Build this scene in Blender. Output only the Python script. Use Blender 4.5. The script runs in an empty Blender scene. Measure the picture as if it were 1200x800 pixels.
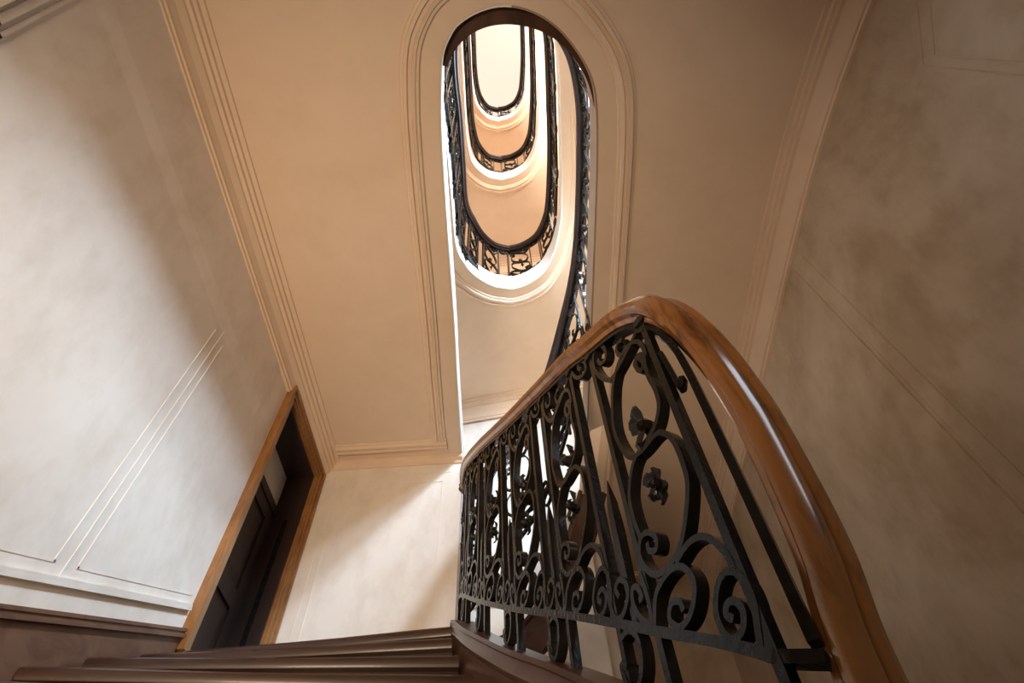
import bpy, math, random
from mathutils import Vector, Matrix, noise
random.seed(4)
sc = bpy.context.scene
COL = sc.collection
PI = math.pi
R = math.radians

# ------------------------------------------------------------------ camera
cam_d = bpy.data.cameras.new('camera'); cam = bpy.data.objects.new('camera', cam_d); COL.objects.link(cam)
cam_d.sensor_width = 36; cam_d.lens = 21.0; cam_d.clip_start = .02; cam_d.clip_end = 100
pitch, roll = R(56.2), R(3.54)
Rv = Vector((1, 0, 0)); Uv = Vector((0, -math.sin(pitch), math.cos(pitch))); Fv = Vector((0, math.cos(pitch), math.sin(pitch)))
right = math.cos(roll) * Rv - math.sin(roll) * Uv
up = math.sin(roll) * Rv + math.cos(roll) * Uv
m = Matrix((right, up, -Fv)).transposed().to_4x4()
cam.matrix_world = m
sc.camera = cam

# ------------------------------------------------------------------ world, light, exposure
sc.view_settings.view_transform = 'Standard'; sc.view_settings.look = 'None'
sc.view_settings.gamma = 1; sc.view_settings.use_curve_mapping = False
sc.view_settings.exposure = 0.0
sc.cycles.max_bounces = 14; sc.cycles.diffuse_bounces = 8; sc.cycles.glossy_bounces = 4
w = bpy.data.worlds.new('world'); sc.world = w; w.use_nodes = True
w.node_tree.nodes['Background'].inputs[0].default_value = (.9, .82, .7, 1)
w.node_tree.nodes['Background'].inputs[1].default_value = .05

def area(name, loc, aim, sx, sy, power, color, spread=180):
    d = bpy.data.lights.new(name, 'AREA'); d.shape = 'RECTANGLE'; d.size = sx; d.size_y = sy
    d.energy = power; d.color = color; d.spread = R(spread)
    o = bpy.data.objects.new(name, d); COL.objects.link(o); o.location = loc
    o.rotation_euler = (Vector(aim) - Vector(loc)).to_track_quat('-Z', 'Y').to_euler()
    return o
DAY = (.66, .84, 1.0); WARM = (1.0, .74, .50)
area('daylight_upper_window', (1.84, .70, 5.98), (-1.7, 2.5, 2.2), 1.2, 1.1, 420, (.64, .81, 1.0), 115)
area('soffit_fill_light', (-1.1, -1.0, .2), (-.8, 3.2, 3.75), .8, .8, 36, (1, .735, .49), 90)  # unseen warm fill, added to brighten the left soffit
area('back_window', (1.5, -1.12, 2.3), (.3, .8, .9), .7, 1.1, 13, (.80, .90, 1.0))
for k in (1, 2, 3):
    area('daylight_shaft_window', (1.84, 1.0, 5.6 + 3.65 * k), (-1.7, 1.6, 4.9 + 3.65 * k), 1.2, 1.6, 270, (1, .93, .86))

# ------------------------------------------------------------------ materials
def mat(name, rough=.5, metal=0.0, spec=.5, coat=0.0):
    M = bpy.data.materials.new(name); M.use_nodes = True
    b = M.node_tree.nodes['Principled BSDF']
    b.inputs['Roughness'].default_value = rough; b.inputs['Metallic'].default_value = metal
    b.inputs['Specular IOR Level'].default_value = spec
    b.inputs['Coat Weight'].default_value = coat; b.inputs['Coat Roughness'].default_value = .12
    return M, M.node_tree, b
def tex(nt, scale, detail=4, rough=.55, vec=None, stretch=None, dist=0.0):
    tc = nt.nodes.new('ShaderNodeTexCoord'); mp = nt.nodes.new('ShaderNodeMapping')
    nt.links.new(tc.outputs['Object'], mp.inputs['Vector'])
    if stretch: mp.inputs['Scale'].default_value = stretch
    n = nt.nodes.new('ShaderNodeTexNoise'); n.inputs['Scale'].default_value = scale
    n.inputs['Detail'].default_value = detail; n.inputs['Roughness'].default_value = rough; n.inputs['Distortion'].default_value = dist
    nt.links.new(mp.outputs['Vector'], n.inputs['Vector'])
    return n
def ramp(nt, fac, stops):
    r = nt.nodes.new('ShaderNodeValToRGB'); e = r.color_ramp.elements
    while len(e) < len(stops): e.new(.5)
    for i, (p, c) in enumerate(stops): e[i].position = p; e[i].color = (*c, 1)
    nt.links.new(fac, r.inputs['Fac']); return r
def bump(nt, b, h, strength, dist=.01):
    bp = nt.nodes.new('ShaderNodeBump'); bp.inputs['Strength'].default_value = strength; bp.inputs['Distance'].default_value = dist
    nt.links.new(h, bp.inputs['Height']); nt.links.new(bp.outputs['Normal'], b.inputs['Normal'])
def mixc(nt, fac, a, bb, mode='MIX'):
    x = nt.nodes.new('ShaderNodeMix'); x.data_type = 'RGBA'; x.blend_type = mode
    if isinstance(fac, float): x.inputs['Factor'].default_value = fac
    else: nt.links.new(fac, x.inputs['Factor'])
    for s, k in ((a, 'A'), (bb, 'B')):
        sock = [i for i in x.inputs if i.name == k and i.type == 'RGBA'][0]
        if isinstance(s, tuple): sock.default_value = (*s, 1)
        else: nt.links.new(s, sock)
    return [o for o in x.outputs if o.type == 'RGBA'][0]

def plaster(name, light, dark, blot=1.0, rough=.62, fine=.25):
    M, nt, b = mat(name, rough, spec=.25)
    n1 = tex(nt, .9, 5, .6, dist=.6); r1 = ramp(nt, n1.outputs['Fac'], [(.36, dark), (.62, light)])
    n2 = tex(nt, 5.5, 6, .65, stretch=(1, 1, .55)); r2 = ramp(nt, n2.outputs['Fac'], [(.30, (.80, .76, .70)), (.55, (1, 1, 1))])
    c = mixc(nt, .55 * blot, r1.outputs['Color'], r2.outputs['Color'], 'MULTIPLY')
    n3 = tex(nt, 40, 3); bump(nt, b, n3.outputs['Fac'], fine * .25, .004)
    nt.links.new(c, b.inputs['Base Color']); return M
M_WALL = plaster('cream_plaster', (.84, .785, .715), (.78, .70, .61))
M_WALLR = plaster('stained_shaded_plaster', (.61, .49, .36), (.43, .315, .20), 1.5)  # brown stains, plus the dim right side's shade darkening the base colour
M_SOFF = plaster('peach_ceiling_paint', (.77, .61, .46), (.73, .565, .415), .35, .55, .1)
M_FASC = plaster('white_fascia_paint', (.84, .81, .76), (.78, .75, .70), .4)
M_EDGE = plaster('shaded_edge_paint', (.40, .29, .20), (.34, .24, .165), .6)  # white fascia's right side, with its shade put into the colour
def wood(name, a, bb, rough, coat, scale=3.0, stretch=(1, 1, 1), spec=.5):
    M, nt, b = mat(name, rough, spec=spec, coat=coat)
    n = tex(nt, scale, 8, .62, stretch=stretch, dist=1.6); r = ramp(nt, n.outputs['Fac'], [(.28, bb), (.50, a), (.78, tuple(min(1, x * 1.25) for x in a))])
    n2 = tex(nt, 2.0, 4, .6); r2 = ramp(nt, n2.outputs['Fac'], [(.35, (.55, .45, .40)), (.6, (1, 1, 1))])
    c = mixc(nt, .6, r.outputs['Color'], r2.outputs['Color'], 'MULTIPLY')
    nt.links.new(c, b.inputs['Base Color']); bump(nt, b, n.outputs['Fac'], .06, .003); return M
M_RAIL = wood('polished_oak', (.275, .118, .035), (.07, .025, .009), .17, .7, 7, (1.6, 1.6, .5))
M_STRING = wood('dark_stained_wood', (.080, .034, .017), (.040, .016, .009), .38, .25, 6, (1, .4, 3))
M_TREAD = wood('worn_dark_oak', (.045, .017, .008), (.018, .008, .005), .42, .12, 7, (.4, 3, 3))
M_CASE = wood('honey_oak_casing', (.33, .155, .045), (.19, .080, .024), .36, .25, 8, (3, 3, .5))
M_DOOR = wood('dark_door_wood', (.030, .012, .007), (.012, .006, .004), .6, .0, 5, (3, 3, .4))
M_SKIRT = wood('brown_skirting_wood', (.17, .085, .05), (.10, .048, .03), .48, .15, 4, (1, 1, 2))
M_IRON, nt, b = mat('black_wrought_iron', .24, .0, .20)
n = tex(nt, 18, 5); r = ramp(nt, n.outputs['Fac'], [(.3, (.006, .0055, .005)), (.7, (.016, .0145, .014))]); nt.links.new(r.outputs['Color'], b.inputs['Base Color'])
n = tex(nt, 70, 3); bump(nt, b, n.outputs['Fac'], .5, .003)
M_GLASS, nt, b = mat('frosted_pane', .35); b.inputs['Base Color'].default_value = (.55, .50, .42, 1)
n = tex(nt, 3, 2); r = ramp(nt, n.outputs['Fac'], [(.3, (.50, .45, .36)), (.7, (.6, .55, .47))]); nt.links.new(r.outputs['Color'], b.inputs['Base Color'])
M_SKY, nt, b = mat('lit_laylight_glass', .5); b.inputs['Base Color'].default_value = (.25, .22, .18, 1)
b.inputs['Emission Color'].default_value = (1.0, .83, .72, 1); b.inputs['Emission Strength'].default_value = .80

# ------------------------------------------------------------------ mesh helpers
class MB:
    def __init__(s): s.v = []; s.f = []
    def quad(s, a, b, c, d):
        i = len(s.v); s.v += [tuple(a), tuple(b), tuple(c), tuple(d)]; s.f.append((i, i + 1, i + 2, i + 3))
    def box(s, x0, x1, y0, y1, z0, z1):
        i = len(s.v)
        s.v += [(x, y, z) for z in (z0, z1) for y in (y0, y1) for x in (x0, x1)]
        s.f += [tuple(i + k for k in q) for q in ((0, 2, 3, 1), (4, 5, 7, 6), (0, 1, 5, 4), (2, 6, 7, 3), (0, 4, 6, 2), (1, 3, 7, 5))]
    def prism(s, poly, vec):                      # planar polygon extruded along vec
        n = len(poly); i = len(s.v); vec = Vector(vec)
        s.v += [tuple(p) for p in poly] + [tuple(Vector(p) + vec) for p in poly]
        s.f.append(tuple(i + k for k in range(n))[::-1]); s.f.append(tuple(i + n + k for k in range(n)))
        for k in range(n): s.f.append((i + k, i + (k + 1) % n, i + n + (k + 1) % n, i + n + k))
    def loft(s, rings, closed=True, caps=True):
        n = len(rings[0]); i = len(s.v)
        for r_ in rings: s.v += [tuple(p) for p in r_]
        for j in range(len(rings) - 1):
            for k in range(n if closed else n - 1):
                a = i + j * n + k; b2 = i + j * n + (k + 1) % n
                s.f.append((a, b2, b2 + n, a + n))
        if caps and closed:
            s.f.append(tuple(i + k for k in range(n))[::-1]); s.f.append(tuple(i + (len(rings) - 1) * n + k for k in range(n)))
    def build(s, name, material, parent=None, smooth=False, kind=None, fix=True):
        me = bpy.data.meshes.new(name); me.from_pydata(s.v, [], s.f)
        if fix:
            import bmesh
            bm = bmesh.new(); bm.from_mesh(me); bmesh.ops.recalc_face_normals(bm, faces=bm.faces); bm.to_mesh(me); bm.free()
        me.update()
        if smooth:
            for p in me.polygons: p.use_smooth = True
            me.set_sharp_from_angle(angle=R(40))
        me.materials.append(material)
        o = bpy.data.objects.new(name, me); COL.objects.link(o)
        if parent:
            o.parent = parent; o.matrix_parent_inverse = parent.matrix_world.inverted()
        if kind: o['kind'] = kind
        return o
def empty(name, loc, label=None, cat=None, group=None, kind=None):
    o = bpy.data.objects.new(name, None); COL.objects.link(o); o.location = loc; o.matrix_world = Matrix.Translation(loc)
    tag(o, label, cat, group, kind); return o
def tag(o, label=None, cat=None, group=None, kind=None):
    if label: o['label'] = label
    if cat: o['category'] = cat
    if group: o['group'] = group
    if kind: o['kind'] = kind
    return o
def spline(P, n=12):
    P = [Vector(p) for p in P]; Q = [2 * P[0] - P[1]] + P + [2 * P[-1] - P[-2]]; out = []
    for i in range(1, len(Q) - 2):
        a, b_, c, d = Q[i - 1:i + 3]
        for k in range(n):
            t = k / n
            out.append(.5 * (2 * b_ + (c - a) * t + (2 * a - 5 * b_ + 4 * c - d) * t * t + (3 * b_ - a - 3 * c + d) * t ** 3))
    out.append(P[-1]); return out

class Rail:
    """a handrail line: plan curve with heights; u = arc length in plan from a chosen zero point"""
    def __init__(s, pts, zero=0.0, n=12):
        s.P = spline(pts, n); u = [0.0]
        for a, b_ in zip(s.P, s.P[1:]): u.append(u[-1] + (b_.xy - a.xy).length)
        s.u = [x - zero for x in u]; s.len = s.u[-1]
    def at(s, u):
        U = s.u
        lo, hi = 0, len(U) - 1
        if u <= U[0]: lo = 0
        elif u >= U[-1]: lo = len(U) - 2
        else:
            while hi - lo > 1:
                m_ = (lo + hi) // 2
                if U[m_] <= u: lo = m_
                else: hi = m_
        a, b_ = s.P[lo], s.P[lo + 1]; d = U[lo + 1] - U[lo]
        t = (u - U[lo]) / d if d > 1e-9 else 0
        return a + (b_ - a) * t
    def nrm(s, u, e=.03):
        a = s.at(max(u - e, s.u[0])); b_ = s.at(min(u + e, s.u[-1])); t = (b_ - a); t.z = 0; t.normalize()
        return Vector((-t.y, t.x, 0))
def frames(path, w=2, head=None):
    out = []
    n = len(path)
    for i in range(n):
        a = path[max(i - 1, 0)]; b_ = path[min(i + 1, n - 1)]; T = (b_ - a).normalized()
        a2 = path[max(i - w, 0)]; b2 = path[min(i + w, n - 1)]; h = b2 - a2; h.z = 0
        if head: h = head(i)
        h.normalize(); N = Vector((-h.y, h.x, 0)); N = (N - T * N.dot(T)).normalized(); out.append((path[i], T, N, T.cross(N)))
    return out
def sweep(mb, path, prof, off=(0, 0), w=2, head=None):
    rings = []
    for p, T, N, B in frames(path, w, head): rings.append([p + N * (a + off[0]) + B * (c + off[1]) for a, c in prof])
    mb.loft(rings)
RAILPROF = [(-a, c) for a, c in [(-.020, -.034), (.020, -.034), (.024, -.022), (.036, -.015), (.040, -.002), (.035, .006), (.039, .014), (.037, .024), (.029, .029), (.021, .027), (.016, .022), (.012, .028),
            (-.012, .035), (-.026, .029), (-.036, .016), (-.034, .006), (-.040, -.002), (-.036, -.015), (-.024, -.022)]]
BAR = lambda a, c: [(-a, -c), (a, -c), (a, c), (-a, c)]

# ------------------------------------------------------------------ ironwork motif, in metres: (u along the rail, h above the bottom bar, full height 0.9)
PER = .39
STRIPS = [
 [(.070, .668), (.075, .696), (.053, .707), (.040, .684), (.056, .660), (.072, .672), (.062, .712), (.036, .716), (.023, .705), (.021, .740), (.033, .768), (.070, .773), (.125, .742), (.189, .657), (.229, .527), (.221, .45), (.196, .409), (.152, .415), (.093, .445), (.062, .448), (.036, .417), (.034, .344), (.047, .293), (.093, .215), (.142, .154), (.205, .116), (.239, .122), (.254, .156), (.236, .196), (.206, .208), (.187, .194), (.196, .168), (.218, .166), (.218, .185)],
 [(.030, .700), (.037, .666), (.040, .626), (.033, .578), (.042, .525), (.085, .467), (.151, .424), (.197, .384), (.236, .312), (.243, .250), (.236, .196)],
 [(.150, .138), (.105, .173), (.061, .190), (.030, .183), (.012, .158), (.010, .131)],
 [(.008, .129), (.029, .124), (.055, .103), (.078, .071), (.090, .042), (.086, .015), (.068, .009), (.038, .030), (.023, .060), (.032, .075), (.054, .066), (.064, .048), (.050, .044)],
 [(.008, .129), (-.002, .109), (-.002, .077), (.007, .041), (.017, .006)],
 [(.262, .010), (.232, .074), (.176, .120), (.137, .129), (.120, .106), (.129, .075), (.155, .038), (.190, .014), (.212, .026), (.196, .056), (.172, .062), (.168, .045)],
 [(.383, .118), (.404, .058), (.392, .012), (.358, .020), (.326, .062), (.322, .090), (.343, .099), (.366, .078), (.358, .060)],
 [(.268, .118), (.262, .058), (.272, .012), (.296, .016), (.312, .045), (.306, .078), (.288, .085), (.280, .066), (.292, .056)],
 [(.006, .828), (.063, .773), (.167, .698), (.202, .695), (.234, .730), (.249, .787), (.233, .840), (.198, .855), (.176, .819), (.186, .780), (.213, .775), (.222, .802)],
 [(.087, .759), (.122, .752), (.131, .783), (.113, .806), (.095, .806)],
 [(.374, .830), (.352, .790), (.318, .778), (.290, .800), (.294, .838), (.318, .846), (.330, .825), (.316, .812)],
 [(.382, -.030), (.353, -.012), (.330, -.014), (.322, -.036), (.331, -.080), (.362, -.122), (.394, -.118), (.404, -.086), (.382, -.086)],
]
BARS = [(0.0, -.145, .852, .0085), (.262, -.145, .852, .0085), (.388, .0, .856, .0075)]
def path2(pts, n=4):
    return [(p.x, p.y) for p in spline([(a, c, 0) for a, c in pts], n)]
def strip(mb, rail, u0, pts, hs, tk=.0062, dp=.0125, n=4, ext=None, side=0.0):
    q = path2(pts, n); P3 = []; NN = []
    for (du, h) in q:
        u = u0 + du
        p, N = (ext(u) if (ext and u < 0) else (rail.at(u), rail.nrm(u)))
        P3.append(Vector((p.x, p.y, p.z - .9 * hs + h * hs)) + N * side); NN.append(N)
    rings = []
    for i in range(len(P3)):
        T = (P3[min(i + 1, len(P3) - 1)] - P3[max(i - 1, 0)]).normalized(); N = NN[i]; N = (N - T * N.dot(T)).normalized(); S = N.cross(T)
        rings.append([P3[i] + S * tk + N * dp, P3[i] - S * tk + N * dp, P3[i] - S * tk - N * dp, P3[i] + S * tk - N * dp])
    mb.loft(rings)
def ornament(mb, rail, u, h, hs, size, seed, ext=None):
    """a forged leaf spray: bent lobes around a bud, standing on both faces of the strip"""
    rng = random.Random(seed)
    p, N = (ext(u) if (ext and u < 0) else (rail.at(u), rail.nrm(u)))
    c = Vector((p.x, p.y, p.z - .9 * hs + h * hs)); T = N.cross(Vector((0, 0, 1))); Z = Vector((0, 0, 1))
    for k in range(7):
        a = k * 2 * PI / 7 + rng.uniform(-.3, .3); L = size * rng.uniform(.7, 1.15)
        D = T * math.cos(a) * .5 + Z * math.sin(a) * 1.3 + T * .25; side = N * rng.choice((-1, 1)); E = D.cross(N).normalized()
        rings = []
        for t, wd, lift in ((0, .14, .05), (.35, .34, .20), (.7, .30, .30), (1.0, .10, .10)):
            q = c + D * L * t + side * size * lift; ww = size * wd; th = size * .09
            rings.append([q + E * ww, q + N * th, q - E * ww, q - N * th])
        mb.loft(rings)
    rr = size * .34; rings = []
    for j in range(5):
        a = -PI / 2 + PI * (j + .3) / 4.6
        rings.append([c + N * (rr * 1.3 * math.sin(a)) + (T * math.cos(k * PI / 3) + Z * math.sin(k * PI / 3)) * rr * math.cos(a) for k in range(6)])
    mb.loft(rings)

# ================================================================== SETTING
XL, XR, YB, YF, YFL = -1.74, 1.95, -1.05, 4.6, 3.78     # left, right, back, far (middle), far (left)
ZS = 3.85                                               # underside of the gallery slab
YR = 5.85                                               # far wall of the right bay
def struct(o): o['kind'] = 'structure'; return o
TOP = 16.9
# right wall with its swept back corner
RW = spline([(2.25, YB - .2, 0), (2.16, -.1, 0), (2.06, .45, 0), (1.98, 1.1, 0), (1.95, 1.9, 0), (1.95, 3.4, 0), (1.95, YR, 0)], 6)
def rw_x(y):
    for a, b_ in zip(RW, RW[1:]):
        if a.y <= y <= b_.y: return a.x + (b_.x - a.x) * (y - a.y) / max(b_.y - a.y, 1e-6)
    return RW[-1].x if y > 1 else RW[0].x
# left wall: panels around the doorway
DY0, DY1, DZ0, DZ1 = 2.87, 3.67, 1.66, 3.62
mb = MB()
mb.box(XL - .3, XL, YB - .2, DY0, -1.6, TOP)
mb.box(XL - .3, XL, DY1, YF + .2, -1.6, TOP)
mb.box(XL - .3, XL, DY0, DY1, DZ1, TOP); mb.box(XL - .3, XL, DY0, DY1, -1.6, DZ0)
wall_left = struct(mb.build('wall_left', M_WALL))
mb = MB()
rings = [[(p.x, p.y, -1.6), (p.x, p.y, TOP), (p.x + .25, p.y, TOP), (p.x + .25, p.y, -1.6)] for p in RW]
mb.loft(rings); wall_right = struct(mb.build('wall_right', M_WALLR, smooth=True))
mb = MB(); mb.box(XL, -.5, YFL, YFL + .2, -1.6, ZS + .2); mb.box(-.7, -.5, YFL + .2, YF, -1.6, ZS + .2)
struct(mb.build('wall_far_left', M_WALL)); mb = MB()
mb.box(-.5, .6, YF, YF + .2, -1.6, ZS + .2); mb.box(XL, XR + .3, YF, YF + .2, ZS + .2, TOP)
wall_far = struct(mb.build('wall_far', M_WALL))
mb = MB(); mb.box(.6, .8, YF + .2, YR, -1.6, ZS - .004); struct(mb.build('wall_bay_side', M_WALL))
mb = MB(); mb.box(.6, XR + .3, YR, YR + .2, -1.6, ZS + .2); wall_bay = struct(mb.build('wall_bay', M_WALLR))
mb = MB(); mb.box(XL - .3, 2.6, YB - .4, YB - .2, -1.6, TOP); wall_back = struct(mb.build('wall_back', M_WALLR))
mb = MB(); mb.box(XL, 2.6, YB - .2, YR, -1.8, -1.6); floor = struct(mb.build('floor', M_TREAD))
# landing at the head of the flight
LZ = 1.66
mb = MB(); mb.box(XL, -.42, 2.95, YFL, LZ - .22, LZ - .02); mb.box(-.5, -.15, 3.3, YF, LZ - .22, LZ - .02)
landing = struct(mb.build('floor_landing', M_TREAD))

# gallery slab overhead (underside with an oval-ended opening)
def inner_edge(n=24):
    pts = [(-.516, YFL), (-.47, 2.9), (-.437, 2.36), (-.40, 1.5), (-.372, 1.0), (-.345, .74)]
    pts += [(-.31, .54), (-.25, .43), (-.19, .37), (-.067, .315), (.077, .297), (.233, .335), (.376, .425), (.50, .565), (.587, .72), (.622, .92)]
    pts += [(.632, 1.3), (.628, 2.0), (.622, 2.6), (.61, 3.6), (.60, 4.6), (.59, YR)]
    return spline([(x, y, 0) for x, y in pts], 4)
IE = inner_edge()
def outer_for(i, n):
    """matching point on the outer boundary"""
    p = IE[i]
    if p.y > .92 and p.x < 0: return Vector((XL, p.y, 0))
    if p.y > .92: return Vector((rw_x(p.y), p.y, 0))
    a = math.atan2(.92 - p.y, p.x - .13)          # 0 right .. pi left
    d = Vector((math.cos(a), -math.sin(a), 0)); c = Vector((.13, .92, 0)); t = 9
    if d.x > 1e-4: t = min(t, (2.12 - c.x) / d.x)
    if d.x < -1e-4: t = min(t, (XL - c.x) / d.x)
    if d.y < -1e-4: t = min(t, (YB - .2 - c.y) / d.y)
    return c + d * t
OE = [outer_for(i, len(IE)) for i in range(len(IE))]
mb = MB(); rings = []
for a, o_ in zip(IE, OE):
    rings.append([(a.x, a.y, ZS), (a.x, a.y, ZS + .16), (o_.x, o_.y, ZS + .16), (o_.x, o_.y, ZS)])
mb.loft(rings)
# the two back corners the fan leaves open
mb.box(XL, -1.2, YB - .2, -.2, ZS + .004, ZS + .15); mb.box(1.2, 2.3, YB - .2, .3, ZS + .004, ZS + .15)
ceiling = struct(mb.build('ceiling', M_SOFF))
# painted edge of the slab round the well
def offset_path(P, d):
    out = []
    for i, p in enumerate(P):
        t = (P[min(i + 1, len(P) - 1)] - P[max(i - 1, 0)]); t.z = 0; t.normalize(); out.append(p + Vector((-t.y, t.x, 0)) * d)
    return out
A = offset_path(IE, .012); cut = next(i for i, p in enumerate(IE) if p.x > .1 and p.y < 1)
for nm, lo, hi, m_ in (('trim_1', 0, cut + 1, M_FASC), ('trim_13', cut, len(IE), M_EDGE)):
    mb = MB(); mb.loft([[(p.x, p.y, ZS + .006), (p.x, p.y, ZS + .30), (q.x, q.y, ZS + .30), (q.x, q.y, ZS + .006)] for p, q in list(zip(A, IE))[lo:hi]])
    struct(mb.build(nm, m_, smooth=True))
# moulded frame on the soffit that follows the well
MOULD = [(0, 0), (.008, -.016), (.024, -.018), (.028, -.030), (.046, -.034), (.054, -.016), (.072, -.018), (.078, -.036), (.098, -.034), (.104, -.012), (.120, -.010), (.124, 0)]
def sweep_flat(mb, path, prof, z, sgn=-1, width=1.0, depth=1.0):
    rings = []
    n = len(path)
    for i, p in enumerate(path):
        t = path[min(i + 1, n - 1)] - path[max(i - 1, 0)]; t.z = 0; t.normalize(); N = Vector((-t.y, t.x, 0)) * sgn
        rings.append([Vector((p.x, p.y, z(i) if callable(z) else z)) + N * a * width + Vector((0, 0, c * depth)) for a, c in prof])
    mb.loft(rings, closed=False, caps=False)
fp = [Vector(p) for p in offset_path(IE, -.115)]
ZM = ZS - .001
left_end = [p for p in fp]
# start of the frame on the left is returned along the far wall
ret_y = YFL - .115
path = [p for p in fp if not (p.x < 0 and p.y > ret_y - .02)]
path = [p for p in path if p.y < YR - .18]
mb = MB(); sweep_flat(mb, path, MOULD, ZM)
st = path[0]
sweep_flat(mb, [Vector((XL + .16, ret_y, 0)), Vector((st.x, ret_y, 0))], MOULD, ZM)
en = path[-1]
sweep_flat(mb, [Vector((en.x, YR - .14, 0)), Vector((XR - .2, YR - .14, 0))], MOULD, ZM)
# flat boards closing the mitres
mb.box(st.x - .135, st.x, ret_y - .13, ret_y, ZM - .016, ZM + .002)
struct(mb.build('trim_2', M_SOFF, fix=False))
CORN = [(0, -.21), (.020, -.21), (.022, -.190), (.034, -.188), (.036, -.165), (.050, -.120), (.078, -.085), (.082, -.066), (.104, -.064), (.108, -.040), (.128, -.038), (.132, -.016), (.160, -.014), (.163, 0)]
mb = MB(); sweep_flat(mb, [Vector((XL, YB - .2, 0)), Vector((XL, YFL, 0))], CORN, ZS); struct(mb.build('trim_3', M_SOFF, fix=False))
mb = MB(); sweep_flat(mb, RW, CORN, ZS, 1); struct(mb.build('trim_4', M_SOFF, smooth=True, fix=False))
mb = MB(); sweep_flat(mb, [Vector((XL, YFL, 0)), Vector((-.5, YFL, 0))], [(0, -.07), (.012, -.07), (.02, -.05), (.045, -.03), (.05, 0)], ZS); struct(mb.build('trim_5', M_SOFF, fix=False))

# raised panel lines on the walls
def line_on(mb, plane, pts, wd=.013, pr=.0026):
    """thin bead along a polyline on a wall; plane = ('x', value, sign) or ('y', value, sign)"""
    ax, val, sg = plane
    for (a0, z0), (a1, z1) in zip(pts, pts[1:]):
        d = Vector((a1 - a0, z1 - z0)); L = d.length; d /= L; nn = Vector((-d.y, d.x)) * wd / 2; q = []
        for s_, e in ((-1, 0), (1, 0), (1, 1), (-1, 1)):
            base = Vector((a0, z0)) if e == 0 else Vector((a1, z1)); b2 = base + nn * s_ + d * (wd / 2 if e else -wd / 2)
            q.append(b2)
        if ax == 'x': mb.prism([(val, p.x, p.y) for p in q], (sg * pr, 0, 0))
        else: mb.prism([(p.x, val, p.y) for p in q], (0, sg * pr, 0))
PL = ('x', XL, 1)
SL = .51
zl = lambda y, c: c + SL * (y - 1.73)
mb = MB()
line_on(mb, PL, [(1.88, 1.41), (1.88, 3.10)], .010)
line_on(mb, PL, [(.30, zl(.30, 1.40)), (1.815, zl(1.815, 1.40)), (1.815, 3.02)], .010)
line_on(mb, PL, [(2.72, zl(2.72, 1.395)), (1.935, zl(1.935, 1.395)), (1.935, 3.02)], .010)
struct(mb.build('trim_6', M_WALL))
mb = MB()
line_on(mb, PL, [(YB, zl(YB, 1.325)), (2.74, zl(2.74, 1.325))], .030, .018)
struct(mb.build('trim_7', M_WALL))
mb = MB(); mb.prism([(XL, YB - .2, 3.08), (XL + .008, YB - .2, 3.20), (XL + .008, YB - .2, ZS - .19), (XL, YB - .2, ZS - .19)], (0, 3.78 - .0, 0)); struct(mb.build('trim_8', M_WALL))
mb = MB()
line_on(mb, PL, [(.25, 2.0), (.185, 2.40), (.085, 3.02)], .016, .012); line_on(mb, PL, [(.19, 2.0), (.14, 2.40), (.04, 3.02)], .03, .025); line_on(mb, PL, [(.14, 2.0), (.09, 2.40), (-.01, 3.02)], .03, .04)
struct(mb.build('trim_9', M_WALL))
PR = ('x', XR + .0, -1)
mb = MB()
line_on(mb, PR, [(1.83, .2), (1.83, 3.62)], .012); line_on(mb, PR, [(1.93, .2), (1.93, 3.62)], .012); line_on(mb, PR, [(1.955, .2), (1.955, 3.62)], .010, .010)
struct(mb.build('trim_10', M_WALLR))
mb = MB()
for off in (0.0, .05):
    pl = [(.30 - off, 3.34 - off), (.40 - off, 3.22 - off), (.59 - off, 3.03 - off), (.53 - off, 2.44 - off), (.47 - off, 1.8)]
    for (ya, za), (yb_, zb) in zip(pl, pl[1:]):
        xa, xb = rw_x(ya), rw_x(yb_)
        mb.prism([(xa - .003, ya, za), (xb - .003, yb_, zb), (xb + .01, yb_, zb), (xa + .01, ya, za)], (0, .008, .008))
struct(mb.build('trim_11', M_WALLR))
PF = ('y', YFL, -1)
mb = MB(); line_on(mb, PF, [(-1.60, 1.7), (-1.60, 3.68), (-.60, 3.68), (-.60, 1.7)], .010); line_on(mb, PF, [(-1.54, 1.7), (-1.54, 3.58), (-.66, 3.58), (-.66, 1.7)], .008, .004)
PM = ('y', YF, -1)
line_on(mb, PM, [(-.45, 3.0), (-.36, 3.0), (-.36, 5.2), (.5, 5.2)], .010); line_on(mb, PM, [(-.28, 3.05), (-.28, 5.1), (.5, 5.1)], .008, .004)
line_on(mb, PM, [(-.5, 2.93), (.6, 2.93)], .03, .02)
struct(mb.build('trim_12', M_WALL))

# skirting that climbs along the left wall
mb = MB()
mb.prism([(XL, YB, zl(YB, .3)), (XL, 2.76, zl(2.76, .3)), (XL, 2.76, zl(2.76, 1.17)), (XL, YB, zl(YB, 1.17))], (.022, 0, 0))
sk = struct(mb.build('baseboard_left', M_SKIRT))
mb = MB()
for dz0, dz1, pr in ((1.165, 1.182, .040), (1.182, 1.196, .030), (1.196, 1.212, .036)):
    mb.prism([(XL, YB, zl(YB, dz0)), (XL, 2.765, zl(2.765, dz0)), (XL, 2.765, zl(2.765, dz1)), (XL, YB, zl(YB, dz1))], (pr, 0, 0))
mb.build('cap_moulding', M_SKIRT, sk)

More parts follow.
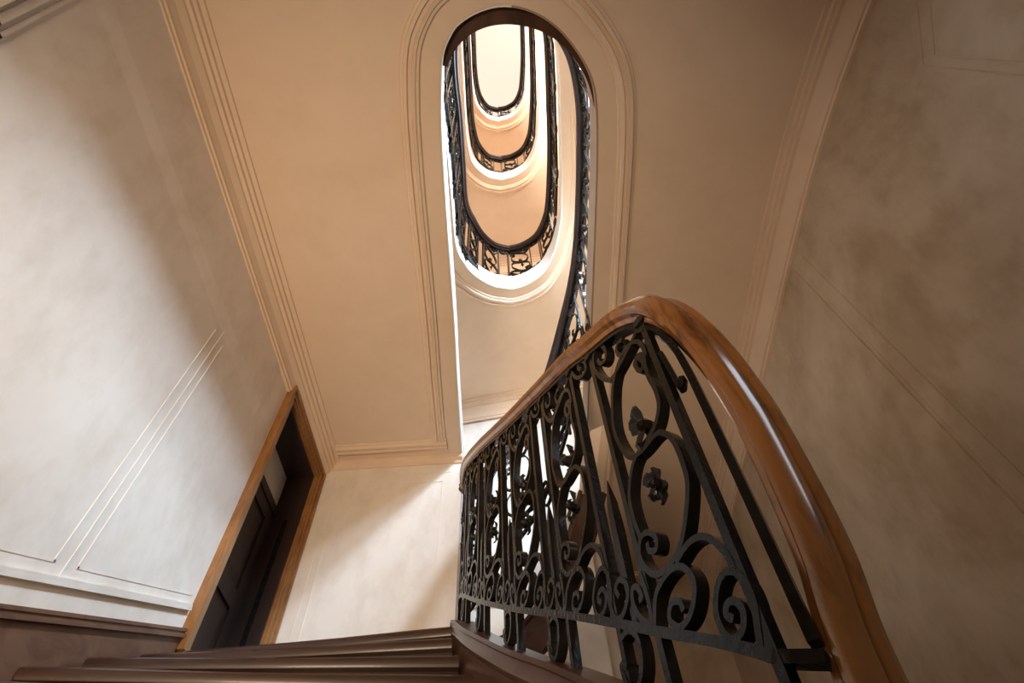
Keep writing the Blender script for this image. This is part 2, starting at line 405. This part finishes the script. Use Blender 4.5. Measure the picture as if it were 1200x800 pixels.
# ------------------------------------------------------------------ door in the left wall
door = empty('door_1', (XL, 3.27, DZ0), kind='structure')
def casing(mb, w0, w1, pr):
    a, b_, t = DY0, DY1, DZ1
    mb.box(XL, XL + pr, a - w1, a - w0, DZ0 - .02, t + w1); mb.box(XL, XL + pr, b_ + w0, b_ + w1, DZ0 - .02, t + w1)
    mb.box(XL, XL + pr, a - w0, b_ + w0, t + w0, t + w1)
mb = MB(); casing(mb, .0, .035, .030); casing(mb, .035, .075, .042); casing(mb, .075, .098, .056); mb.build('casing', M_CASE, door)
mb = MB(); mb.box(XL - .28, XL, DY0, DY0 + .02, DZ0, DZ1); mb.box(XL - .28, XL, DY1 - .02, DY1, DZ0, DZ1); mb.box(XL - .28, XL, DY0 + .02, DY1 - .02, DZ1 - .02, DZ1)
mb.build('jamb_lining', M_DOOR, door)
XD = XL - .22
mb = MB(); mb.box(XD - .04, XD + .02, DY0 + .02, DY1 - .02, 3.20, 3.27); mb.build('transom_bar', M_DOOR, door)
mb = MB(); mb.box(XD - .012, XD, DY0 + .02, DY1 - .02, 3.27, DZ1 - .02); mb.build('transom_pane', M_GLASS, door)
mb = MB(); mb.box(XD - .0, XD + .015, DY0 + .30, DY0 + .33, 3.27, DZ1 - .02); mb.build('glazing_bar', M_FASC, door)
mb = MB(); mb.box(XD - .04, XD - .012, DY0 + .02, DY1 - .02, DZ0, 3.20)
for (a, b_) in ((DY0 + .02, DY0 + .13), (DY1 - .13, DY1 - .02)): mb.box(XD - .012, XD + .006, a, b_, DZ0, 3.20)
for (a, b_) in ((DZ0, DZ0 + .16), (2.35, 2.48), (3.09, 3.20)): mb.box(XD - .012, XD + .006, DY0 + .13, DY1 - .13, a, b_)
leaf = mb.build('door_leaf', M_DOOR, door)
for (a, b_) in ((DZ0 + .20, 2.31), (2.52, 3.05)):
    mb = MB(); mb.loft([[(XD - .012, DY0 + .15, a), (XD - .012, DY1 - .15, a), (XD - .012, DY1 - .15, b_), (XD - .012, DY0 + .15, b_)],
                        [(XD + .002, DY0 + .19, a + .04), (XD + .002, DY1 - .19, a + .04), (XD + .002, DY1 - .19, b_ - .04), (XD + .002, DY0 + .19, b_ - .04)]])
    mb.build('door_panel', M_DOOR, leaf)
mb = MB(); mb.box(XL - .12, XL - .085, DY1 - .026, DY1 - .02, DZ0 + .02, 3.15); mb.build('strike_plate', M_IRON, door)

# two little pegs in the wall above the door
for i, (y, z) in enumerate(((3.36, 3.745), (3.45, 3.738))):
    mb = MB()
    rings = []
    for t, r_ in ((0, .006), (.012, .006), (.014, .012), (.022, .013), (.027, .007)):
        rings.append([(XL + t, y + r_ * math.cos(k * PI / 4), z + r_ * math.sin(k * PI / 4)) for k in range(8)])
    mb.loft(rings); o = mb.build('wall_peg', M_SOFF, smooth=True)
    tag(o, ('upper of two small plaster-coloured pegs on the wall beside the door top' if i == 0 else 'lower of two small plaster-coloured pegs on the wall beside the door top'), 'peg', 'pegs by the door')

# ================================================================== NEAR BALUSTRADE
NP = [(.38, .80, -.30), (.395, .80, -.05), (.41, .80, .16), (.4225, .795, .40), (.437, .775, .541), (.441, .761, .708), (.434, .743, .895), (.412, .733, 1.06), (.374, .752, 1.248),
      (.334, .788, 1.305), (.281, .91, 1.398), (.233, 1.03, 1.485), (.187, 1.143, 1.57), (.088, 1.44, 1.78), (-.034, 1.78, 2.014), (-.196, 2.24, 2.35), (-.312, 2.65, 2.65), (-.356, 2.88, 2.77), (-.365, 3.0, 2.78)]
near = Rail(NP, 0)
iz = min(range(len(near.P)), key=lambda i: (near.P[i] - Vector(NP[9])).length)
near = Rail(NP, near.u[iz])
for _ in range(160):                                   # ease the turn over the top of the sweep
    Q = list(near.P)
    for i in range(1, len(Q) - 1):
        if -.13 < near.u[i] < .12: near.P[i] = Q[i] * .5 + (Q[i - 1] + Q[i + 1]) * .25
near_root = empty('stair_balustrade', (.33, .79, .4), 'black wrought iron balustrade with thick polished brown handrail, nearest, sweeping past the lens', 'balustrade')
apex = near.at(0); edir = Vector((.050, -.032, 0)).normalized()
def near_ext(u):
    return apex + edir * (-u) + Vector((0, 0, u * .35)), Vector((-edir.y, edir.x, 0)) * -1
def near_head(i):
    u = near.u[i]; h0 = near.at(.16) - near.at(.02)
    h1 = Vector((.02, 1, 0))
    if u < .09:
        t = min(max((.06 - u) / .16, 0), 1); return Vector((h0.x, h0.y, 0)).normalized() * (1 - t) + h1 * t
    a, b_ = near.at(u - .07), near.at(min(u + .07, near.len)); return Vector((b_.x - a.x, b_.y - a.y, 0))
mb = MB(); sweep(mb, near.P, RAILPROF, head=near_head); mb.build('handrail', M_RAIL, near_root, smooth=True)
mb = MB(); sweep(mb, near.P, BAR(.016, .006), (0, -.041), head=near_head); mb.build('iron_core_rail', M_IRON, near_root)
def lowpath(rail, dz, u0, u1, ext=None, n=120):
    out = []
    for i in range(n + 1):
        u = u0 + (u1 - u0) * i / n
        p = ext(u)[0] if (ext and u < 0) else rail.at(u); out.append(p + Vector((0, 0, dz)))
    return out
mb = MB(); sweep(mb, lowpath(near, -.9, -.055, near.len, near_ext), BAR(.013, .009)); mb.build('bottom_bar', M_IRON, near_root)
NPAN = 6
for k in range(NPAN):
    u0 = k * PER
    for (du, h0, h1, wd) in BARS:
        u = u0 + du
        if u > near.len: continue
        mb = MB(); p = near.at(u); strip(mb, near, u0, [(du, h0), (du, (h0 + h1) / 2), (du, h1)], 1.0, wd, .011, 2); mb.build('baluster', M_IRON, near_root)
    mb = MB(); rings = []
    for h, w_ in ((0, .008), (.22, .011), (.30, .009), (.37, .001)):
        u = u0 + .326; 
        if u > near.len: break
        p = near.at(u); N = near.nrm(u); T = N.cross(Vector((0, 0, 1))); c = Vector((p.x, p.y, p.z - .9 + h)); rings.append([c + T * w_ + N * w_, c - T * w_ + N * w_, c - T * w_ - N * w_, c + T * w_ - N * w_])
    if len(rings) == 4: mb.loft(rings); mb.build('spear', M_IRON, near_root)
    for s_ in STRIPS:
        if u0 + max(p[0] for p in s_) > near.len + .02: continue
        mb = MB(); strip(mb, near, u0, s_, 1.0, n=4); mb.build('scroll', M_IRON, near_root, smooth=True)
    for j, (du, h, sz) in enumerate(((.128, .49, .054), (.150, .325, .044), (.096, .800, .022))):
        if u0 + du > near.len: continue
        mb = MB(); ornament(mb, near, u0 + du, h, 1.0, sz, k * 7 + j); mb.build('leaf_ornament', M_IRON, near_root)
    # collars where the scrolls meet the bars
    for du, h in ((.262, .845), (0, .845)):
        u = u0 + du
        if u > near.len: continue
        mb = MB()
        p = near.at(u); N = near.nrm(u); T = N.cross(Vector((0, 0, 1))); c = Vector((p.x, p.y, p.z - .9 + h)); r_ = .017
        mb.loft([[c + T * r_ * a + N * r_ * b_ + Vector((0, 0, z)) for a, b_ in ((1, 1), (-1, 1), (-1, -1), (1, -1))] for z in (-.012, .012)])
        mb.build('collar', M_IRON, near_root)
# last bar on the sweep, with its arched head
S11 = [(.020, .812), (-.004, .806), (-.022, .790), (-.036, .746), (-.046, .697), (-.050, .637), (-.052, .556), (-.052, .300), (-.050, .020)]
mb = MB(); strip(mb, near, 0, S11, 1.0, .008, .012, 5, near_ext); mb.build('baluster', M_IRON, near_root, smooth=True)
mb = MB(); strip(mb, near, 0, [(-.012, .70), (-.018, .62), (-.022, .57), (-.034, .60)], 1.0, .006, .010, 5, near_ext); mb.build('scroll', M_IRON, near_root, smooth=True)
mb = MB(); strip(mb, near, 0, [(.0, .855), (-.016, .86), (-.026, .845), (-.018, .832)], 1.0, .006, .012, 4, near_ext); mb.build('scroll', M_IRON, near_root, smooth=True)

# ================================================================== NEAR FLIGHT OF STEPS
flight = empty('stair_flight', (-.9, 2.0, LZ), 'dark brown wooden steps with worn nosings climbing from lower left to landing', 'stairs')
def nose(k):                                  # k = 0 at the landing, growing downwards
    L = [(-1.74, 2.83), (-1.74, 2.53), (-1.74, 2.22), (-1.74, 1.94)]; Rr = [(-.375, 2.76), (-.345, 2.55), (-.29, 2.37), (-.20, 2.18)]
    if k < 4: return L[k], Rr[k]
    j = k - 3
    return (-1.74, 1.94 - .28 * j), (-.20 + .068 * j, 2.18 - .185 * j)
for k in range(0, 12):
    z = 1.665 - .18 * k; (lx, ly), (rx, ry) = nose(k); (lx2, ly2), (rx2, ry2) = nose(k - 1) if k > 0 else ((lx, ly + .34), (rx, ry + .30))
    lx += .025; d = .03
    mb = MB(); prof = [(0, -.050), (-.006, -.040), (-.006, -.012), (.004, -.001), (.02, 0)]
    A = Vector((lx, ly, z)); B = Vector((rx, ry, z)); dirn = Vector((-(B - A).y, (B - A).x, 0)).normalized()
    nseg = 10; rings = []
    for i in range(nseg + 1):
        t = i / nseg; p = A.lerp(B, t); q = Vector((lx2 + .025, ly2 + d, z)).lerp(Vector((rx2, ry2 + d, z)), t)
        wear = -.006 * math.sin(t * PI) ** 2
        rings.append([p + dirn * a + Vector((0, 0, c + (wear if c > -.03 else 0))) for a, c in prof] + [q, q + Vector((0, 0, -.05))])
    mb.loft(rings); mb.build('tread', M_TREAD, flight, smooth=True)
    mb = MB(); a_, b_ = A + dirn * .035, B + dirn * .035
    mb.prism([a_ + Vector((0, 0, -.19)), b_ + Vector((0, 0, -.19)), b_ + Vector((0, 0, -.05)), a_ + Vector((0, 0, -.05))], dirn * .02); mb.build('riser', M_TREAD, flight)
# curved string under the balustrade
mb = MB()
sp = lowpath(near, -1.03, -.055, near.len, near_ext)
sweep(mb, sp, [(-.035, -.34), (.035, -.34), (.035, -.075), (.042, -.070), (.046, -.058), (.040, -.050), (.040, -.020), (.050, -.014), (.050, 0), (-.050, 0), (-.050, -.014), (-.040, -.02), (-.035, -.075)])
mb.build('string', M_STRING, flight, smooth=True)

# ================================================================== WELL: rails and flights above
def storey_pts(F, first=False):
    """rail points from the far end of one turn to the far end of the next; F = rail height at its start"""
    g = (lambda d: F + d)
    if first:
        return [(-.365, 3.0, 2.78), (-.34, 3.12, 2.86), (-.27, 3.22, 3.05), (-.19, 3.28, 3.25), (-.02, 3.32, 3.5), (.10, 3.27, 3.66), (.20, 3.18, 3.82), (.33, 3.04, 4.08), (.47, 2.84, 4.45), (.585, 2.6, 4.74), (.65, 2.3, 4.90), (.675, 1.9, 4.95),
                (.68, 1.5, 4.95), (.67, 1.1, 4.95), (.60, .76, 4.95), (.47, .55, 4.95), (.31, .43, 4.95), (.12, .375, 4.95), (-.06, .385, 4.95), (-.21, .46, 4.96), (-.31, .60, 5.0), (-.345, .86, 5.15),
                (-.355, 1.2, 5.35), (-.38, 1.68, 5.55), (-.405, 2.08, 5.75), (-.395, 2.3, 5.93), (-.365, 2.46, 6.08), (-.29, 2.74, 6.30), (-.16, 2.98, 6.50), (.02, 3.10, 6.60)]
    return [(.02, 3.10, F), (.20, 3.09, g(.06)), (.39, 3.01, g(.15)), (.51, 2.86, g(.30)), (.575, 2.68, g(.50)), (.645, 2.26, g(1.0)), (.675, 1.79, g(1.4)), (.69, 1.3, g(1.68)), (.68, 1.0, g(1.8)), (.62, .70, g(1.9)), (.46, .50, g(1.95)), (.22, .39, g(2.0)), (.0, .39, g(2.05)),
            (-.2, .48, g(2.12)), (-.31, .64, g(2.2)), (-.355, .95, g(2.38)), (-.385, 1.5, g(2.58)), (-.415, 2.1, g(2.82)), (-.40, 2.5, g(3.05)), (-.345, 2.77, g(3.3)), (-.21, 3.01, g(3.54)), (.02, 3.12, g(3.66))]
LEV = [6.6, 10.26, 13.92]
names = ['black iron balustrade rising from the far turn and ringing the lowest oval overhead',
         'black iron balustrade of the second oval up the well',
         'black iron balustrade of the third oval up the well',
         'small black iron balustrade of the topmost oval, beneath the bright laylight']
groups = 'balustrades up the stairwell'
def upper_balustrade(pts, label, i, hs):
    r_ = Rail(pts, 0, 8); root = empty('stair_balustrade', tuple(r_.P[0]), label, 'balustrade', groups)
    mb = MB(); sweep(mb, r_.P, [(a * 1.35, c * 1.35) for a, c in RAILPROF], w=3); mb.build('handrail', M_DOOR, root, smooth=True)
    mb = MB(); sweep(mb, r_.P, BAR(.016, .007), (0, -.045), w=3); mb.build('iron_core_rail', M_IRON, root)
    mb = MB(); sweep(mb, [p + Vector((0, 0, -.9 * hs)) for p in r_.P], BAR(.013, .009), w=3); mb.build('bottom_bar', M_IRON, root)
    sm = MB(); bm_ = MB(); om = MB(); n = int(r_.len / PER)
    per = r_.len / n
    for k in range(n):
        u0 = k * per
        for s_ in STRIPS: strip(sm, r_, u0, s_, hs, .0052, .0115, 2)
        for (du, h0, h1, wd) in BARS: strip(bm_, r_, u0, [(du, -.1), (du, .3), (du, h1)], hs, wd * (1 if i == 0 else .6), .009, 1)
        for j, (du, h, sz) in enumerate(((.128, .49, .040), (.150, .325, .032))): ornament(om, r_, u0 + du, h, hs, sz, k * 5 + j)
    sm.build('scrollwork', M_IRON, root, kind='stuff'); bm_.build('balusters', M_IRON, root, kind='stuff'); om.build('leaf_ornaments', M_IRON, root, kind='stuff')
    return r_
rails = [upper_balustrade(storey_pts(0, True), names[0], 0, 1.0)]
r_ = rails[0]
ua = min(r_.u, key=lambda u: (r_.at(u) - Vector((.675, 1.25, 4.95))).length); ub = min(r_.u, key=lambda u: (r_.at(u) - Vector((-.31, .60, 5.0))).length)
mb = MB(); sweep(mb, [Vector((p.x, p.y, ZS + .16)) for p in (r_.at(ua + (ub - ua) * k / 60) for k in range(61))], [(-.03, -.10), (.065, -.10), (.065, .10), (-.03, .10)], w=3)
st_ = mb.build('shoe_board', M_STRING, bpy.data.objects['stair_balustrade.001'], smooth=True)
for i, F in enumerate(LEV): rails.append(upper_balustrade(storey_pts(F)[:None if i < 2 else 14], names[i + 1], i + 1, .80))

# flights above: a rising ribbon between the well and the outer walls
def ribbon(rail, u0, u1, off, thick, label, i, edge=.055):
    root = empty('stair_flight', (0, 1.8, rail.at((u0 + u1) / 2).z - off), label, 'stairs', 'plastered flights up the stairwell')
    n = 110; rings = []; edges = []; zz = []
    for k in range(n + 1):
        u = u0 + (u1 - u0) * k / n; p = rail.at(u); N = rail.nrm(u, .08)
        fe = min(max((p.y - 2.55) / .5, 0), 1); e = p - N * (-.03 + .085 * fe)       # the well lies on the right hand of the climb
        c = Vector((.13, min(max(p.y, .95), 2.1), 0)); d = Vector((p.x - c.x, p.y - c.y, 0)).normalized(); t = 9
        if d.x > 1e-4: t = min(t, (XR - .012 - c.x) / d.x)
        if d.x < -1e-4: t = min(t, (XL + .012 - c.x) / d.x)
        if d.y > 1e-4: t = min(t, (YF - .012 - c.y) / d.y)
        if d.y < -1e-4: t = min(t, (YB - .188 - c.y) / d.y)
        o_ = c + d * t; z = p.z - off
        rings.append([Vector((e.x, e.y, z)), Vector((o_.x, o_.y, z)), Vector((o_.x, o_.y, z + thick)), Vector((e.x, e.y, z + thick))]); edges.append(Vector((e.x, e.y, z)))
    mb = MB(); mb.loft(rings); mb.build('soffit', M_SOFF, root, smooth=True)
    mb = MB(); A = offset_path(edges, -.012)
    mb.loft([[p + Vector((0, 0, -.004)), p + Vector((0, 0, thick + .02)), q + Vector((0, 0, thick + .02)), q + Vector((0, 0, -.004))] for p, q in zip(A, edges)]); mb.build('painted_edge', M_FASC, root, smooth=True)
    mb = MB(); mr = []
    for e_, o_ in ((q[0], q[1]) for q in rings):
        dd = (o_ - e_).normalized(); mr.append([e_ + dd * (.10 + a) + Vector((0, 0, c - .001)) for a, c in MOULD])
    mb.loft(mr, closed=False, caps=False)
    mc = []
    for e_, o_ in ((q[0], q[1]) for q in rings):
        dd = (e_ - o_); dd.z = 0; dd.normalize(); mc.append([o_ + dd * a * 1.2 + Vector((0, 0, c * 1.1 + .002)) for a, c in CORN])
    cb = MB(); cb.loft(mc, closed=False, caps=False); cb.build('cornice', M_SOFF, root, smooth=True, fix=False)
    mb.build('soffit_moulding', M_SOFF, root, smooth=True, fix=False)
    return root
r0 = rails[0]
uA = min((u for u in r0.u), key=lambda u: (r0.at(u) - Vector((-.365, .86, 5.1))).length)
lab = ['plastered sloping flight and landing with white edge under the lowest oval overhead', 'plastered flight with white edge under the second oval up the well', 'plastered flight with white edge under the third oval up the well', 'plastered flight under the topmost oval of the well']
OFFS = [1.08, 1.25, 1.30]
class Join:                                               # continue a flight over the joint of two rail pieces
    def __init__(s, a, ua, b_, ub):
        s.P = [p for p, u in zip(a.P, a.u) if u >= ua] + [p for p, u in zip(b_.P, b_.u) if 0 < u <= ub]
        Rail.__init__(s, s.P, 0, 1)
    at = Rail.at; nrm = Rail.nrm
half = lambda r_: r_.len * .5
j0 = Join(r0, uA, rails[1], half(rails[1])); ribbon(j0, 0, j0.len, 1.08, .26, lab[0], 0)
j1 = Join(rails[1], half(rails[1]) + .02, rails[2], half(rails[2])); ribbon(j1, 0, j1.len, 1.22, .30, lab[1], 1)
j2 = Join(rails[2], half(rails[2]) + .02, rails[3], rails[3].len); ribbon(j2, 0, j2.len, 1.25, .30, lab[2], 2)

# laylight over the well
sky = empty('window_1', (.1, 1.8, TOP), kind='structure')
mb = MB(); mb.box(XL, 2.3, YB - .2, YF, TOP, TOP + .05); mb.build('laylight_glass', M_SKY, sky)

# far turn: wooden string under the rail beyond the landing, and its winders
far_st = empty('stair_flight', (.1, 3.3, LZ), 'dark wooden string and winding steps turning away behind the near balustrade', 'stairs')
FS = spline([(-.362, 3.02, 1.78), (-.25, 3.27, 1.86), (-.05, 3.34, 1.98), (.12, 3.27, 2.13), (.28, 3.1, 2.36), (.40, 2.95, 2.62)], 8)
FS2 = spline([(.40, 2.95, 2.60), (.46, 2.84, 2.78), (.51, 2.74, 2.95)], 8)
mb = MB(); sweep(mb, FS, [(-.03, -.20), (.03, -.20), (.03, -.03), (.045, -.02), (.045, 0), (-.045, 0), (-.045, -.02), (-.03, -.03)], w=3); mb.build('string', M_STRING, far_st, smooth=True)
mb = MB(); sweep(mb, FS2, [(-.03, -.16), (.03, -.16), (.03, 0), (-.03, 0)], w=3); mb.build('plastered_string', M_SOFF, far_st, smooth=True)
for k, (a0, a1, z) in enumerate(((150, 118, LZ + .18),)):
    c = Vector((.1, 3.05, 0)); poly = []
    def rp(a, r_):
        d = Vector((math.cos(R(a)), math.sin(R(a)), 0)); t = min(r_, (YF - c.y) / max(d.y, 1e-3), (.58 - c.x) / d.x if d.x > 1e-3 else 9, (-.5 - c.x) / d.x if d.x < -1e-3 else 9); return c + d * t
    pts = [rp(a0, .3), rp(a0, 2.2), rp((a0 + a1) / 2, 2.2), rp(a1, 2.2), rp(a1, .3)]
    mb = MB(); mb.prism([(p.x, p.y, z - .05) for p in pts], (0, 0, .05)); mb.build('tread', M_TREAD, far_st)
    d = (pts[1] - pts[0]).normalized(); nn = Vector((-d.y, d.x, 0)) * .02
    mb = MB(); mb.prism([(pts[0].x, pts[0].y, z - .18), (pts[1].x, pts[1].y, z - .18), (pts[1].x, pts[1].y, z - .05), (pts[0].x, pts[0].y, z - .05)], -nn); mb.build('riser', M_TREAD, far_st)
